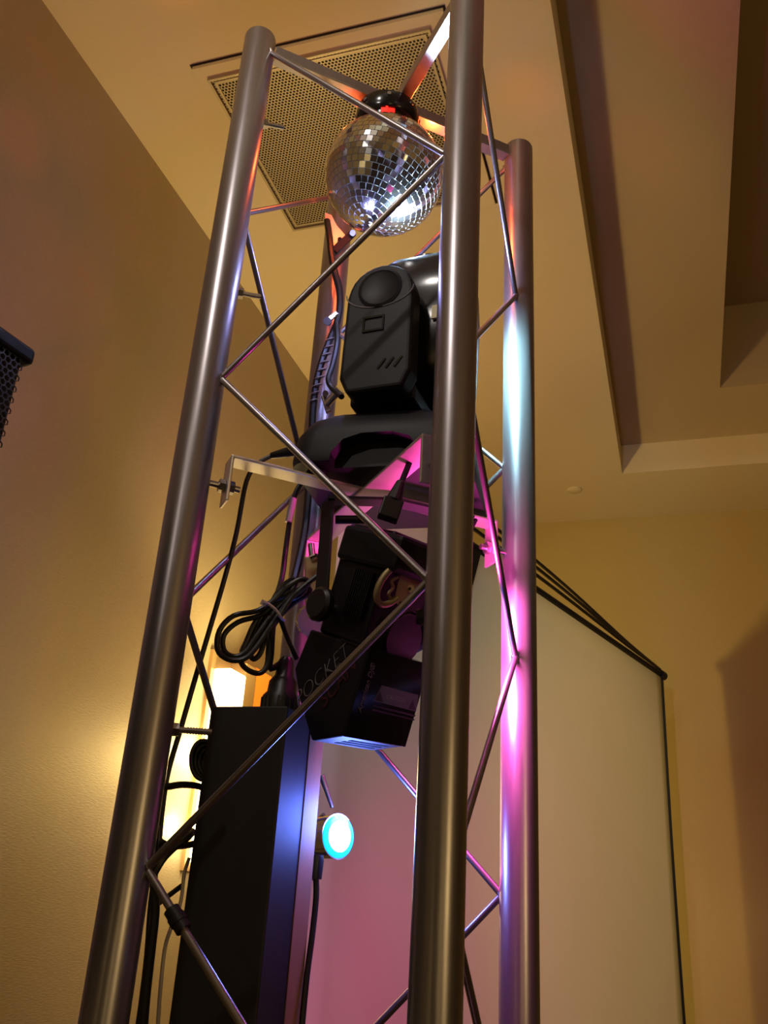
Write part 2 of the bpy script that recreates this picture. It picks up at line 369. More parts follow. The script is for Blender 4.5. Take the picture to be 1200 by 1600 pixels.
for a, b in (('L', 'N'), ('B', 'L'), ('N', 'R'), ('R', 'B')):
    for k in range(9):
        z0, z1 = ZN - DZ * k, ZN - DZ * (k + 1)
        p, q = (node(a, b, z0), node(b, a, z1)) if k % 2 == 0 else (node(b, a, z0), node(a, b, z1))
        bm = BM(); cyl(bm, p, q, 0.0045, seg=12)
        for e in (p, q):
            bmesh.ops.create_icosphere(bm, subdivisions=1, radius=0.0072, matrix=Matrix.Translation(e))
        finish('brace', bm, M['alu_rod'], truss, True)
def cross_bar(a, b, z, wdt, thk, tab, inset):
    A = T[a] * ((T[a].length - RT - inset) / T[a].length); B = T[b] * ((T[b].length - RT - inset) / T[b].length)
    d = (B - A).normalized(); n = Vector((-d.y, d.x, 0)); L = (B - A).length
    mx = Matrix(((d.x, n.x, 0, A.x), (d.y, n.y, 0, A.y), (0, 0, 1, z), (0, 0, 0, 1)))
    pts = [(0, -tab), (thk, -tab), (thk, -thk), (L - thk, -thk), (L - thk, -tab), (L, -tab), (L, 0), (0, 0)]
    bm = BM(); A0 = []
    a_ = [bm.verts.new(mx @ Vector((x, -wdt / 2, zz))) for x, zz in pts]; b_ = [bm.verts.new(mx @ Vector((x, wdt / 2, zz))) for x, zz in pts]
    n8 = len(pts)
    for i in range(n8): bm.faces.new((a_[i], b_[i], b_[(i + 1) % n8], a_[(i + 1) % n8]))
    for s in (a_, b_):
        bm.faces.new((s[0], s[1], s[2], s[7])); bm.faces.new((s[2], s[3], s[6], s[7])); bm.faces.new((s[3], s[4], s[5], s[6]))
    o = finish('cross_bar', bm, M['steel'], truss, bevel=.0012, seg=2)
    for e, dd in ((A, d), (B, -d)):
        bm = BM(); zz = z - tab * .62
        pe = Vector((e.x, e.y, zz))
        cyl(bm, pe - dd * (inset + .002), pe + dd * .020, .0042, seg=12)
        cyl(bm, pe - dd * .008, pe - dd * .001, .009, seg=6); cyl(bm, pe + dd * (thk + .001), pe + dd * (thk + .008), .009, seg=6)
        bo = finish('bolt', bm, M['bolt'], None, False); bo.parent = o; bo.matrix_parent_inverse = o.matrix_world.inverted()
    return o
cross_bar('L', 'R', 2.128, 0.032, 0.004, 0.065, 0.020)
cross_bar('N', 'B', 2.124, 0.036, 0.004, 0.065, 0.020)
# top cross of angle bars
def angle_bar(a, b, z, w1, h, t):
    A = T[a] * ((T[a].length - RT - .001) / T[a].length); B = T[b] * ((T[b].length - RT - .001) / T[b].length)
    d = (B - A).normalized(); n = Vector((-d.y, d.x, 0)); L = (B - A).length
    if n.y > 0: n = -n
    mx = Matrix(((d.x, n.x, 0, A.x), (d.y, n.y, 0, A.y), (0, 0, 1, z), (0, 0, 0, 1)))
    bm = BM(); box(bm, (0, -w1 / 2, 0), (L, w1 / 2, t), mx); box(bm, (0, w1 / 2 - t, t), (L, w1 / 2, h), mx)
    o = finish('top_bar', bm, M['alu'], truss, bevel=.0006)
    return o
angle_bar('L', 'R', 2.845, .020, .022, .003); angle_bar('N', 'B', 2.842, .020, .022, .003)
# threaded studs on the left tube
vL = (-T['L']).normalized()
for z, ln in ((2.707, .034), (2.385, .034), (1.775, .046)):
    p = T['L'] + vL * (RT - .002); p.z = z; dd = (vL + CR * .8).normalized()
    bm = BM(); cyl(bm, p, p + dd * ln, .0035, seg=10); cyl(bm, p, p + dd * .009, .008, seg=6)
    for i in range(8): cyl(bm, p + dd * (ln * (.4 + i * .07)), p + dd * (ln * (.4 + i * .07) + .0012), .0042, seg=10)
    finish('stud', bm, M['bolt'], truss)

# ------------------------------------------------------------------ mirror ball and its motor
MC = Vector((-0.012, -0.006, 0))
mo = thing('ball_motor', 'round black mirror ball motor with red lights fixed under the top cross bars', 'motor', (MC.x, MC.y, 2.84))
bm = BM(); lathe(bm, [(0, 2.838), (.046, 2.838), (.0525, 2.834), (.0535, 2.828), (.0535, 2.806), (.050, 2.801), (.044, 2.800), (.042, 2.794), (0, 2.794)], (MC.x, MC.y, 0), (0, 0, 1), 48)
finish('housing', bm, M['black_gloss'], mo, True)
for k in range(8):
    t = 2 * PI * k / 8 + .35; d = Vector((math.cos(t), math.sin(t), 0)); p = MC + d * .0525; p.z = 2.824
    bm = BM(); cyl(bm, p, p + d * .003, .0035, seg=10); finish('screw', bm, M['bolt'], mo)
for t0 in (200, 290, 20):
    bm = BM(); a0 = math.radians(t0)
    pts = []
    for k in range(7):
        t = a0 + math.radians(28) * (k / 6 - .5); d = Vector((math.cos(t), math.sin(t), 0)); pts.append(MC + d * .0475)
    for i in range(6):
        vv = [bm.verts.new(Vector((q.x, q.y, z))) for q, z in ((pts[i], 2.80), (pts[i + 1], 2.80), (pts[i + 1], 2.772), (pts[i], 2.772))]
        bm.faces.new(vv)
    o = finish('led_strip', bm, M['red_led'], mo); md = o.modifiers.new('t', 'SOLIDIFY'); md.thickness = .003
BC = Vector((-0.011, -0.005, 2.700)); BR = 0.0965
ball = thing('mirror_ball', 'mirror ball of small square tiles hanging under the motor in the truss top', 'mirror ball', BC)
tilt = Matrix.Rotation(math.radians(15), 3, CF)
bm = BM(); bmesh.ops.create_uvsphere(bm, u_segments=48, v_segments=32, radius=BR - .0016, matrix=Matrix.Translation(BC)); finish('core', bm, M['grout'], ball, True)
bm = BM(); cyl(bm, BC + Vector((0, 0, BR - .002)), (BC.x, BC.y, 2.80), .012, seg=20); finish('spindle', bm, M['silver'], ball, True)
bm = BM(); rows = 29; ts = PI * BR / rows
for i in range(rows):
    th = PI * (i + .5) / rows; n = max(4, int(2 * PI * BR * math.sin(th) / ts)); off = random.random() * .6
    for k in range(n):
        ph = 2 * PI * (k + off) / n
        nn = Vector((math.sin(th) * math.cos(ph), math.sin(th) * math.sin(ph), math.cos(th)))
        e1 = Vector((-math.sin(ph), math.cos(ph), 0)); e2 = nn.cross(e1)
        jit = (e1 * random.gauss(0, .011) + e2 * random.gauss(0, .011)); nj = (nn + jit).normalized()
        e1j = (e1 - nj * e1.dot(nj)).normalized(); e2j = nj.cross(e1j)
        hw = ts * .455; hw1 = min(hw, PI * BR * math.sin(th) / n * .93)
        q = [tilt @ (nn * BR + e1j * sx * hw1 + e2j * sy * hw) + BC for sx, sy in ((-1, -1), (1, -1), (1, 1), (-1, 1))]
        bm.faces.new([bm.verts.new(v) for v in q])
o = finish('mirror_tiles', bm, M['mirror'], ball)

# ------------------------------------------------------------------ moving head light
HC = Vector((0.025, 0.04, 0)); HA = math.radians(4)
mh = thing('moving_head_light', 'black moving head spotlight standing on the middle cross bars under the mirror ball', 'stage light', (HC.x, HC.y, 2.13))
HM = Matrix.Translation(HC) @ Matrix.Rotation(HA, 4, 'Z')
bm = BM()   # base: rounded square, tapering and domed
lev = [(2.140, 1.0, .030), (2.150, 1.02, .034), (2.185, 1.0, .038), (2.208, .93, .045), (2.218, .85, .05), (2.222, .70, .05)]
rings = []
for z, s, rr in lev:
    h = .120 * s; ring = []
    for cx, cy, a0 in ((1, 1, 0), (-1, 1, 90), (-1, -1, 180), (1, -1, 270)):
        for k in range(7):
            t = math.radians(a0 + 90 * k / 6); ring.append(bm.verts.new(HM @ Vector((cx * (h - rr) + rr * math.cos(t), cy * (h - rr) + rr * math.sin(t), z))))
    rings.append(ring)
for A, B in zip(rings, rings[1:]):
    n = len(A)
    for k in range(n): bm.faces.new((A[k], A[(k + 1) % n], B[(k + 1) % n], B[k]))
bm.faces.new(rings[0][::-1]); bm.faces.new(rings[-1])
base = finish('base', bm, M['black'], mh, True)
cut = BM(); prism(cut, [(-.066, 2.120), (-.060, 2.150), (-.045, 2.170), (-.02, 2.178), (.02, 2.178), (.045, 2.170), (.060, 2.150), (.066, 2.120)], -.140, -.095, HM)
co = finish('tmp_cut', cut, M['black'])
bo = base.modifiers.new('cut', 'BOOLEAN'); bo.object = co; bo.operation = 'DIFFERENCE'; bo.solver = 'EXACT'
dg = bpy.context.evaluated_depsgraph_get(); dg.update()
me2 = bpy.data.meshes.new_from_object(base.evaluated_get(dg)); base.modifiers.clear(); base.data = me2
bpy.data.objects.remove(co)
for sx in (-1, 1):
    for sy in (-1, 1):
        bm = BM(); c = HM @ Vector((sx * .088, sy * .088, 2.1395)); lathe(bm, [(0, 0), (.013, 0), (.015, -.002), (.015, -.0075), (.012, -.0095), (0, -.0095)], c, (0, 0, 1), 20)
        finish('rubber_foot', bm, M['black_rubber'], mh, True)
bm = BM(); lathe(bm, [(.075, 2.220), (.075, 2.230), (.060, 2.236), (0, 2.236)], HM @ Vector((.015, -.01, 0)), (0, 0, 1), 40); finish('pan_ring', bm, M['black_gloss'], mh, True)
# yoke: two arms and a crosspiece
YM = Matrix.Translation(Vector((0.035, 0.025, 0))) @ Matrix.Rotation(math.radians(-3), 4, 'Z')
def arm_outline():
    pts = [(-.040, 2.236), (.040, 2.236), (.051, 2.262), (.050, 2.395)]
    for k in range(1, 12):
        t = PI * k / 12; pts.append((.048 * math.cos(t), 2.398 + .046 * math.sin(t)))
    return pts + [(-.050, 2.395), (-.052, 2.262)]
for y0, y1, f in ((-.118, -.083, -1), (.083, .118, 1)):
    bm = BM(); prism(bm, arm_outline(), y0, y1, YM)
    arm = finish('yoke_arm', bm, M['black'], mh, bevel=.006, seg=3)
    yf = y0 if f < 0 else y1
    bm = BM(); c = YM @ Vector((0, yf, 2.402)); ax = YM.to_3x3() @ Vector((0, f, 0)); lathe(bm, [(0, -.002), (.033, -.002), (.033, .001), (.029, .003), (.027, .0015), (0, .0022)], c, ax, 36)
    cap = finish('pivot_cap', bm, M['black'], None, True); cap.parent = arm; cap.matrix_parent_inverse = arm.matrix_world.inverted()
    if f < 0:
        bm = BM()
        for a, b in (((-.022, 2.330), (.010, 2.333)), ((-.022, 2.352), (.010, 2.355)), ((-.022, 2.333), (-.019, 2.352)), ((.007, 2.333), (.010, 2.352))):
            box(bm, (a[0], yf - .002, a[1]), (b[0], yf + .001, b[1]), YM)
        mk = finish('lock_frame', bm, M['black_gloss'], None); mk.parent = arm; mk.matrix_parent_inverse = arm.matrix_world.inverted()
        bm = BM()
        for k in range(3):
            m3 = YM @ Matrix.Translation((.010 + .012 * k, 0, 2.275)) @ Matrix.Rotation(math.radians(35), 4, 'Y')
            box(bm, (-.0015, yf - .0015, -.009), (.0015, yf + .001, .009), m3)
        mk = finish('vent_slots', bm, M['black_gloss'], None); mk.parent = arm; mk.matrix_parent_inverse = arm.matrix_world.inverted()
        bm = BM(); tube(bm, [YM @ Vector((.0505 * math.cos(t), yf - .0005, 2.398 + .028 * math.sin(t) if True else 0)) for t in [PI + PI * k / 14 for k in range(15)]], .0009, 6, smooth=1)
        mk = finish('seam', bm, M['white_text'], None); mk.parent = arm; mk.matrix_parent_inverse = arm.matrix_world.inverted()
bm = BM(); box(bm, (-.048, -.084, 2.236), (.048, .084, 2.258), YM); finish('yoke_crosspiece', bm, M['black'], mh, bevel=.004)
# head: faceted body pointing up
bm = BM()
lv = [(2.285, .050, .045, .012), (2.305, .062, .060, .015), (2.43, .064, .068, .018), (2.485, .062, .066, .018), (2.500, .054, .056, .018)]
rings = []
for z, hx, hy, rr in lv:
    ring = []
    for cx, cy, a0 in ((1, 1, 0), (-1, 1, 90), (-1, -1, 180), (1, -1, 270)):
        for k in range(5):
            t = math.radians(a0 + 90 * k / 4); ring.append(bm.verts.new(YM @ Vector((.036 + cx * (hx - rr) + rr * math.cos(t), cy * (hy - rr) + rr * math.sin(t), z))))
    rings.append(ring)
for A, B in zip(rings, rings[1:]):
    n = len(A)
    for k in range(n): bm.faces.new((A[k], A[(k + 1) % n], B[(k + 1) % n], B[k]))
bm.faces.new(rings[0][::-1]); bm.faces.new(rings[-1])
head = finish('head', bm, M['black_gloss'], mh, True)
def under(o, par): o.parent = par; o.matrix_parent_inverse = par.matrix_world.inverted(); return o
bm = BM(); lathe(bm, [(.050, 2.498), (.050, 2.508), (.046, 2.510), (.043, 2.504), (0, 2.504)], YM @ Vector((.036, 0, 0)), (0, 0, 1), 36); under(finish('lens_ring', bm, M['black_gloss'], None, True), head)
bm = BM(); lathe(bm, [(.042, 2.5045), (.030, 2.509), (0, 2.511)], YM @ Vector((.036, 0, 0)), (0, 0, 1), 36); under(finish('lens', bm, M['white_lens'], None, True), head)
bm = BM(); box(bm, (.062, -.0705, 2.372), (.073, -.0665, 2.394), YM); under(finish('label', bm, M['cream'], None), head)
for y_ in (-.012, .012):
    bm = BM(); cyl(bm, YM @ Vector((0, 0.075 * (1 if y_ > 0 else -1), 2.402)), YM @ Vector((0, .086 * (1 if y_ > 0 else -1), 2.402)), .02, seg=24); under(finish('tilt_hub', bm, M['black_metal'], None, True), head)

# ------------------------------------------------------------------ scanner light hung under the bars
SP0 = Vector((0.0065, -0.0606, 1.764))
SWd = Vector((0.449, 0.8926, 0.0418)).normalized(); SAx = Vector((0.3049, -0.197, 0.9318)).normalized()
SBk = Vector((-0.8399, 0.4056, 0.3606)); SBk = (SBk - SWd * SBk.dot(SWd) - SAx * SBk.dot(SAx)).normalized(); 
SAx = SWd.cross(SBk).normalized() if SWd.cross(SBk).dot(SAx) > 0 else -SWd.cross(SBk).normalized()
# local: x = SWd (front face width), y = SBk (depth to the left), z = SAx (up the body)
SM = Matrix(((SWd.x, SBk.x, SAx.x, SP0.x), (SWd.y, SBk.y, SAx.y, SP0.y), (SWd.z, SBk.z, SAx.z, SP0.z), (0, 0, 0, 1)))
def sl(x, y, z): return SM @ Vector((x, y, z))
sn = thing('scanner_light', 'black scanner effect light hanging tilted under the middle cross bars', 'stage light', sl(.055, .05, .28))
def yz_prism(bm, pts, x0, x1):
    a = [bm.verts.new(sl(x0, y, z)) for y, z in pts]; b = [bm.verts.new(sl(x1, y, z)) for y, z in pts]; n = len(a)
    bm.faces.new(a); bm.faces.new(b[::-1])
    for i in range(n): bm.faces.new((a[i], b[i], b[(i + 1) % n], a[(i + 1) % n]))
LC = 0.126   # lower casing length
bm = BM(); yz_prism(bm, [(0, .021), (.050, .0), (.098, .042), (.122, .072), (.114, LC), (0, LC)], 0, .105)
casing = finish('lower_casing', bm, M['black_metal'], sn, bevel=.0025, seg=2)
bm = BM()
for k in range(3): yz_prism(bm, [(.012 + .011 * k, 0.021 * (1 - (.012 + .011 * k) / .05) - .0006), (.018 + .011 * k, 0.021 * (1 - (.018 + .011 * k) / .05) - .0006), (.018 + .011 * k, .023), (.012 + .011 * k, .023)], .028, .092)
under(finish('vent_slots', bm, M['dark'], None), casing)
bm = BM(); yz_prism(bm, [(.020, LC), (.105, LC), (.110, .25), (.100, .272), (.020, .272)], .006, .099)
body = finish('upper_body', bm, M['black_metal'], sn, bevel=.004, seg=2)
bm = BM(); box(bm, (-.002, -.004, .222), (.108, .108, .268), SM); under(finish('top_cover', bm, M['black'], None, bevel=.006), body)
bm = BM(); box(bm, (.000, -.0025, .021), (.1065, .0, LC), SM); under(finish('front_plate', bm, M['black_gloss'], None, bevel=.001), casing)
bm = BM(); box(bm, (-.002, -.005, LC - .001), (.108, .050, LC + .0015), SM); under(finish('ledge', bm, M['black_gloss'], None), casing)
bm = BM()
for k in range(9): box(bm, (-.0012, .030 + .004 * k, .155), (.008, .0318 + .004 * k, .215), SM)
under(finish('cooling_fins', bm, M['black_metal'], None), body)
# writing on the side face
def face_pt(x, y): return on_plane(x, y, sl(-.0008, 0, 0), SWd)
a, b = face_pt(464, 1106), face_pt(548, 1022)
d = (b - a); up = face_pt(500, 1030) - face_pt(530, 1072)
letters('lettering', 'POCKET', d.length * .26, a, d, up, M['white_text'], casing, .0004, -.0009, .25)
a, b = face_pt(505, 1108), face_pt(556, 1045); d = b - a
letters('lettering', 'SCAN', d.length * .40, a, d, up, M['red_text'], casing, .0004, -.0003, .25)
fn = SBk * -1
def front_pt(x, y): return on_plane(x, y, sl(0, -.0032, 0), SBk)
a, b = front_pt(564, 1114), front_pt(586, 1040); d = b - a
letters('brand_lettering', 'American DJ\u00ae', d.length * .172, a, d, front_pt(556, 1075) - front_pt(580, 1083), M['white_text'], casing, .0004, 0, .35)
q = [front_pt(584, 1095), front_pt(650, 1112), front_pt(654, 1086), front_pt(597, 1071)]
bm = BM(); f_ = [bm.verts.new(p) for p in q] ; g_ = [bm.verts.new(p + SBk * .0008) for p in q]
bm.faces.new(f_); bm.faces.new(g_[::-1])
for i in range(4): bm.faces.new((f_[i], g_[i], g_[(i + 1) % 4], f_[(i + 1) % 4]))
stk = finish('warning_sticker', bm, M['sticker'], None); under(stk, casing)
bm = BM()
def quad_lines(pl):
    vs4 = [bm.verts.new(front_pt(x, y) - SBk * .0004) for x, y in pl]; bm.faces.new(vs4)
quad_lines([(582, 1104), (648, 1120), (649, 1117), (583, 1101)]); quad_lines([(581, 1110), (647, 1126), (647.6, 1123.5), (581.6, 1107.5)])
for cx, cy in ((592, 1089), (643, 1102)): quad_lines([(cx - 6, cy + 5), (cx + 6, cy + 8), (cx + 2, cy - 9)])
under(finish('sticker_print', bm, M['sticker_dark'], None), casing)
a = front_pt(603, 1091); d = front_pt(636, 1099) - a
letters('sticker_lettering', 'CAUTION', d.length * .20, a, d, front_pt(603, 1080) - a, M['white_text'], casing, .0002)
# gold adjuster plate with screw, holes and bow handle, on the recessed front
FP = .0195
def rec(x, y, o=.0): return on_plane(x, y, sl(0, FP - o, 0), SBk)
bm = BM(); out = [(628, 893), (652, 888), (664, 892), (668, 915), (648, 940), (640, 948), (626, 950), (616, 938), (622, 910)]
A_ = [bm.verts.new(rec(x, y, .010)) for x, y in out]; B_ = [bm.verts.new(rec(x, y, .007)) for x, y in out]; n = len(out)
bm.faces.new(A_); bm.faces.new(B_[::-1])
for i in range(n): bm.faces.new((A_[i], B_[i], B_[(i + 1) % n], A_[(i + 1) % n]))
plate = finish('adjuster_plate', bm, M['brass'], sn)
for x, y, r, m_ in ((640, 920, .0048, 'cream'), (651, 895, .0036, 'dark'), (626, 944, .0036, 'dark')):
    c = rec(x, y, .010); bm = BM(); cyl(bm, c, c - SBk * (.0035 if m_ == 'cream' else .0004), r, seg=16); under(finish('screw' if m_ == 'cream' else 'screw_hole', bm, M[m_], None, True), plate)
c = rec(640, 920, .0137); bm = BM(); cyl(bm, c, c - SBk * .0006, .0022, seg=12); under(finish('screw_slot', bm, M['dark'], None), plate)
bm = BM(); tube(bm, [rec(x, y, .012) for x, y in ((634, 872), (618, 884), (602, 898), (591, 918), (589, 936), (597, 945), (610, 942), (620, 934))], .0042, 10); under(finish('bow_handle', bm, M['brass'], None, True), plate)
bm = BM(); tube(bm, [rec(x, y, .010) for x, y in ((622, 901), (612, 908), (614, 918), (607, 928), (611, 936))], .0022, 8); under(finish('cam_lever', bm, M['brass'], None, True), plate)
bm = BM(); tube(bm, [rec(x, y, .012) for x, y in ((596, 962), (588, 970), (592, 975), (606, 973), (622, 965), (640, 957), (655, 962))], .0018, 8); finish('latch_wire', bm, M['black_gloss'], sn, True)
# right knobs and mirror drum (beyond the near tube)
c = sl(.105, .05, .165); bm = BM(); cyl(bm, c, c + SWd * .012, .034, seg=32); finish('pivot_disc', bm, M['black_metal'], sn, True, bevel=.002)
c = rec(650, 964, .018); bm = BM(); lathe(bm, [(0, 0), (.009, 0), (.0105, .004), (.0105, .012), (.007, .015), (0, .015)], c, CR, 20); finish('lock_knob', bm, M['black_rubber'], sn, True)
bm = BM(); c = rec(632, 1000, .006); cyl(bm, c, c + SBk * .03, .030, seg=28); finish('mirror_housing', bm, M['black_metal'], sn, True)
c = sl(.106, .035, .225); bm = BM(); cyl(bm, c, c + SWd * .010, .018, seg=28); finish('colour_lens', bm, M['pink_lens'], sn, True)
# hanging yoke: flat strap from the cross bar down to the round knob
ya = hd(513, 782, 1.13); yb = hd(503, 925, 1.10)
hn = Vector((-SWd.x, -SWd.y, 0)).normalized()
def strap(bm, p, q, wdt, thk, nrm):
    d = (q - p).normalized(); s = d.cross(nrm).normalized(); nn = s.cross(d).normalized()
    vs8 = []
    for e in (p, q):
        for a_, b_ in ((-1, -1), (1, -1), (1, 1), (-1, 1)): vs8.append(bm.verts.new(e + s * a_ * wdt / 2 + nn * b_ * thk / 2))
    for f in ((3, 2, 1, 0), (4, 5, 6, 7), (0, 1, 5, 4), (1, 2, 6, 5), (2, 3, 7, 6), (3, 0, 4, 7)): bm.faces.new([vs8[i] for i in f])
bm = BM(); strap(bm, ya, yb, .024, .004, hn); yk = finish('hanging_yoke', bm, M['black_metal'], sn, bevel=.0015)
top_r = Vector((0.085, 0.02, 2.118))
bm = BM(); strap(bm, ya, Vector((0.04, -0.005, ya.z + .004)), .024, .004, Vector((0, 0, 1))); strap(bm, Vector((0.04, -0.005, ya.z + .004)), Vector((0.13, 0.07, ya.z + .004)), .024, .004, Vector((0, 0, 1)))
under(finish('yoke_crosspiece', bm, M['black_metal'], None), yk)
bm = BM(); strap(bm, Vector((0.13, 0.07, ya.z + .004)), sl(.118, .05, .165), .024, .004, hn); under(finish('yoke_side', bm, M['black_metal'], None), yk)
c = hd(506, 946, 1.095); bm = BM(); lathe(bm, [(0, 0), (.020, 0), (.022, .003), (.022, .010), (.018, .014), (0, .014)], c, hn, 28)
kb = finish('tilt_knob', bm, M['black_rubber'], sn, True)
bm = BM(); cyl(bm, c - hn * .02, c + hn * .002, .006, seg=14); under(finish('knob_bolt', bm, M['bolt'], None, True), kb)
c = hd(538, 812, 1.135); bm = BM(); cyl(bm, c - CR * .012, c + CR * .03, .006, seg=14); finish('top_screw', bm, M['black_metal'], sn, True)

# ------------------------------------------------------------------ black box column standing inside the tower
bx = thing('black_box_column', 'tall narrow black painted box column standing inside the truss tower', 'box', (-.112, -.003, .012))
bm = BM(); x0, x1, y0, y1, zt_ = -.161, -.058, -.070, .055, 1.818
box(bm, (x0, y0, .012), (x1, y1, zt_)); o = finish('body', bm, M['black_paint'], bx, bevel=.002)
bm = BM(); box(bm, (x1 - .0005, y1 - .048, .012), (x1 + .001, y1 - .001, zt_ - .002)); finish('wood_edge', bm, M['brown_wood'], bx)
# plug standing on its top
c = Vector((-.108, .018, zt_))
pl = thing('power_plug', 'fat black cable connector standing on top of the black box column', 'plug', c)
bm = BM(); lathe(bm, [(0, 0), (.024, 0), (.025, .003), (.025, .030), (.020, .036), (.019, .050), (.013, .058), (.011, .078), (.007, .084), (0, .084)], c, (0.03, 0, 1), 28); finish('shell', bm, M['black_rubber'], pl, True)
bm = BM()
for k in range(20):
    t = 2 * PI * k / 20; cyl(bm, c + Vector((math.cos(t) * .0245, math.sin(t) * .0245, .006)), c + Vector((math.cos(t) * .0245, math.sin(t) * .0245, .028)), .0016, seg=6)
finish('grip_ribs', bm, M['black_rubber'], pl)

# ------------------------------------------------------------------ blue pin spot
pc = hd(527, 1307, 1.26)
pd = (CAM - pc); pd.z *= .9; pd = (pd.normalized() + CR * .95 + Vector((0, 0, .05))).normalized()
ps = thing('pin_spot', 'small chrome pin spot shining bright blue beside the black box column', 'spotlight', pc)
bm = BM(); lathe(bm, [(0, -.060), (.020, -.058), (.026, -.040), (.028, -.010), (.0285, .002), (.0265, .002), (.0265, -.004)], pc, pd, 40); can = finish('can', bm, M['silver'], ps, True)
bm = BM(); lathe(bm, [(.0270, -.006), (.0268, .003), (.022, .0045), (0, .006)], pc, pd, 40); finish('lens', bm, M['blue_lens'], ps, True)
bm = BM(); lathe(bm, [(.0195, .0048), (.012, .0075), (0, .009)], pc, pd, 32); finish('bulb', bm, M['blue_core'], ps, True)
bm = BM(); c1 = pc - pd * .03; tube(bm, [c1 + Vector((0, 0, .029)), c1 + Vector((-.02, .01, .012)), c1 + Vector((-.022, .012, -.015)), c1 + Vector((-.008, 0, -.034))], .003, 8); finish('bracket', bm, M['silver'], ps, True)
c2 = hd(492, 1352, 1.235); bm = BM(); lathe(bm, [(0, 0), (.010, 0), (.011, -.006), (.010, -.028), (0, -.030)], c2 + Vector((0, 0, .012)), (0, 0, 1), 20); finish('cable_gland', bm, M['black_rubber'], ps, True)
bm = BM(); cyl(bm, hd(502, 1212, 1.27), hd(519, 1262, 1.27), .0045, .0025, seg=10); finish('stem', bm, M['bolt'], ps, True)

# ------------------------------------------------------------------ cables
def cable(name, pts, r, label, m='black_rubber', cat='cable'):
    bm = BM(); tube(bm, [hd(*p) if len(p) == 3 and p[2] > .5 and p[0] > 5 else Vector(p) for p in pts], r, 8)
    o = finish(name, bm, M[m], None, True)
    return tag(o, label, cat)
cable('power_cable', [(493, 1362, 1.23), (494, 1400, 1.23), (488, 1460, 1.22), (480, 1520, 1.21), (472, 1600, 1.20), (466, 1680, 1.19)], .0040, 'black cable hanging straight down from the blue pin spot')
hc = thing('hanging_cable', 'long black power cable drooping from the moving head base down the left tube', 'cable', hd(455, 706, 1.15))
bm = BM(); tube(bm, [hd(x, y, d) for x, y, d in ((424, 712, 1.17), (404, 724, 1.17), (385, 752, 1.17), (370, 830, 1.17), (352, 900, 1.17), (330, 975, 1.17), (305, 1060, 1.17), (282, 1140, 1.17), (263, 1205, 1.17), (254, 1260, 1.17), (247, 1330, 1.17), (236, 1410, 1.17), (230, 1490, 1.17), (222, 1560, 1.17), (212, 1640, 1.17), (200, 1800, 1.17))], .0034, 8); finish('cord', bm, M['black_rubber'], hc, True)
bm = BM(); cyl(bm, hd(424, 712, 1.17), hd(462, 704, 1.15), .0045, .009, seg=14); finish('plug', bm, M['black_rubber'], hc, True)
cable('thick_cable', [(243, 1290, 1.13), (240, 1370, 1.13), (243, 1420, 1.13), (237, 1480, 1.13), (228, 1560, 1.13), (222, 1640, 1.13), (215, 1750, 1.13)], .0050, 'thick black cable running down beside the bottom of the left tube')
cable('looped_cable', [(248, 1228, 1.16), (262, 1229, 1.16), (285, 1226, 1.18), (312, 1229, 1.20), (330, 1240, 1.2)], .0042, 'short black cable spanning from the left tube to the box column at the brightest glow')
cable('sagging_cable', [(238, 1300, 1.16), (252, 1316, 1.16), (272, 1322, 1.18), (296, 1320, 1.20), (310, 1316, 1.2)], .0040, 'black cable sagging between the left tube and the box column below the glow')
cable('crossing_cable', [(236, 1372, 1.12), (252, 1344, 1.12), (270, 1325, 1.13), (290, 1310, 1.14), (300, 1300, 1.16)], .0050, 'black cable climbing beside the lowest visible brace on the left tube')
cable('slanting_cable', [(236, 1422, 1.16), (252, 1408, 1.16), (268, 1396, 1.17), (284, 1384, 1.18)], .0030, 'thin black cable slanting up to the box column above the black tape')
cable('white_cable', [(296, 1340, 1.16), (288, 1365, 1.16), (284, 1400, 1.15), (278, 1425, 1.14), (268, 1448, 1.13), (258, 1480, 1.14), (252, 1530, 1.14), (248, 1580, 1.14), (244, 1640, 1.14)], .0022, 'thin white cable hanging down the left side of the box column', 'white_cable')
bm = BM()
for k in range(4):
    cx, cy, rx, ry = 318 + k * 4, 1188 + k * 2, 19 - 2 * k, 30 - 4 * k
    tube(bm, [hd(cx + rx * math.cos(t), cy + ry * math.sin(t), 1.19 + .004 * k) for t in [2 * PI * i / 14 for i in range(14)]], .0034, 8, True, 2)
tag(finish('cable_coil', bm, M['black_rubber'], None, True), 'small round coil of black cable at the left edge of the box column', 'cable coil')
# black tape lump on the lowest brace
e0, e1 = node('L', 'N', ZN - DZ * 4), node('N', 'L', ZN - DZ * 5); bm = BM()
for k in range(3): cyl(bm, e0.lerp(e1, .125 + .02 * k), e0.lerp(e1, .145 + .02 * k), .0095 - .001 * abs(k - 1), seg=12)
tag(finish('cable_tie_wrap', bm, M['black_rubber'], None, True), 'black tape wrap around the brace at the lower left beside the white cable', 'tape')
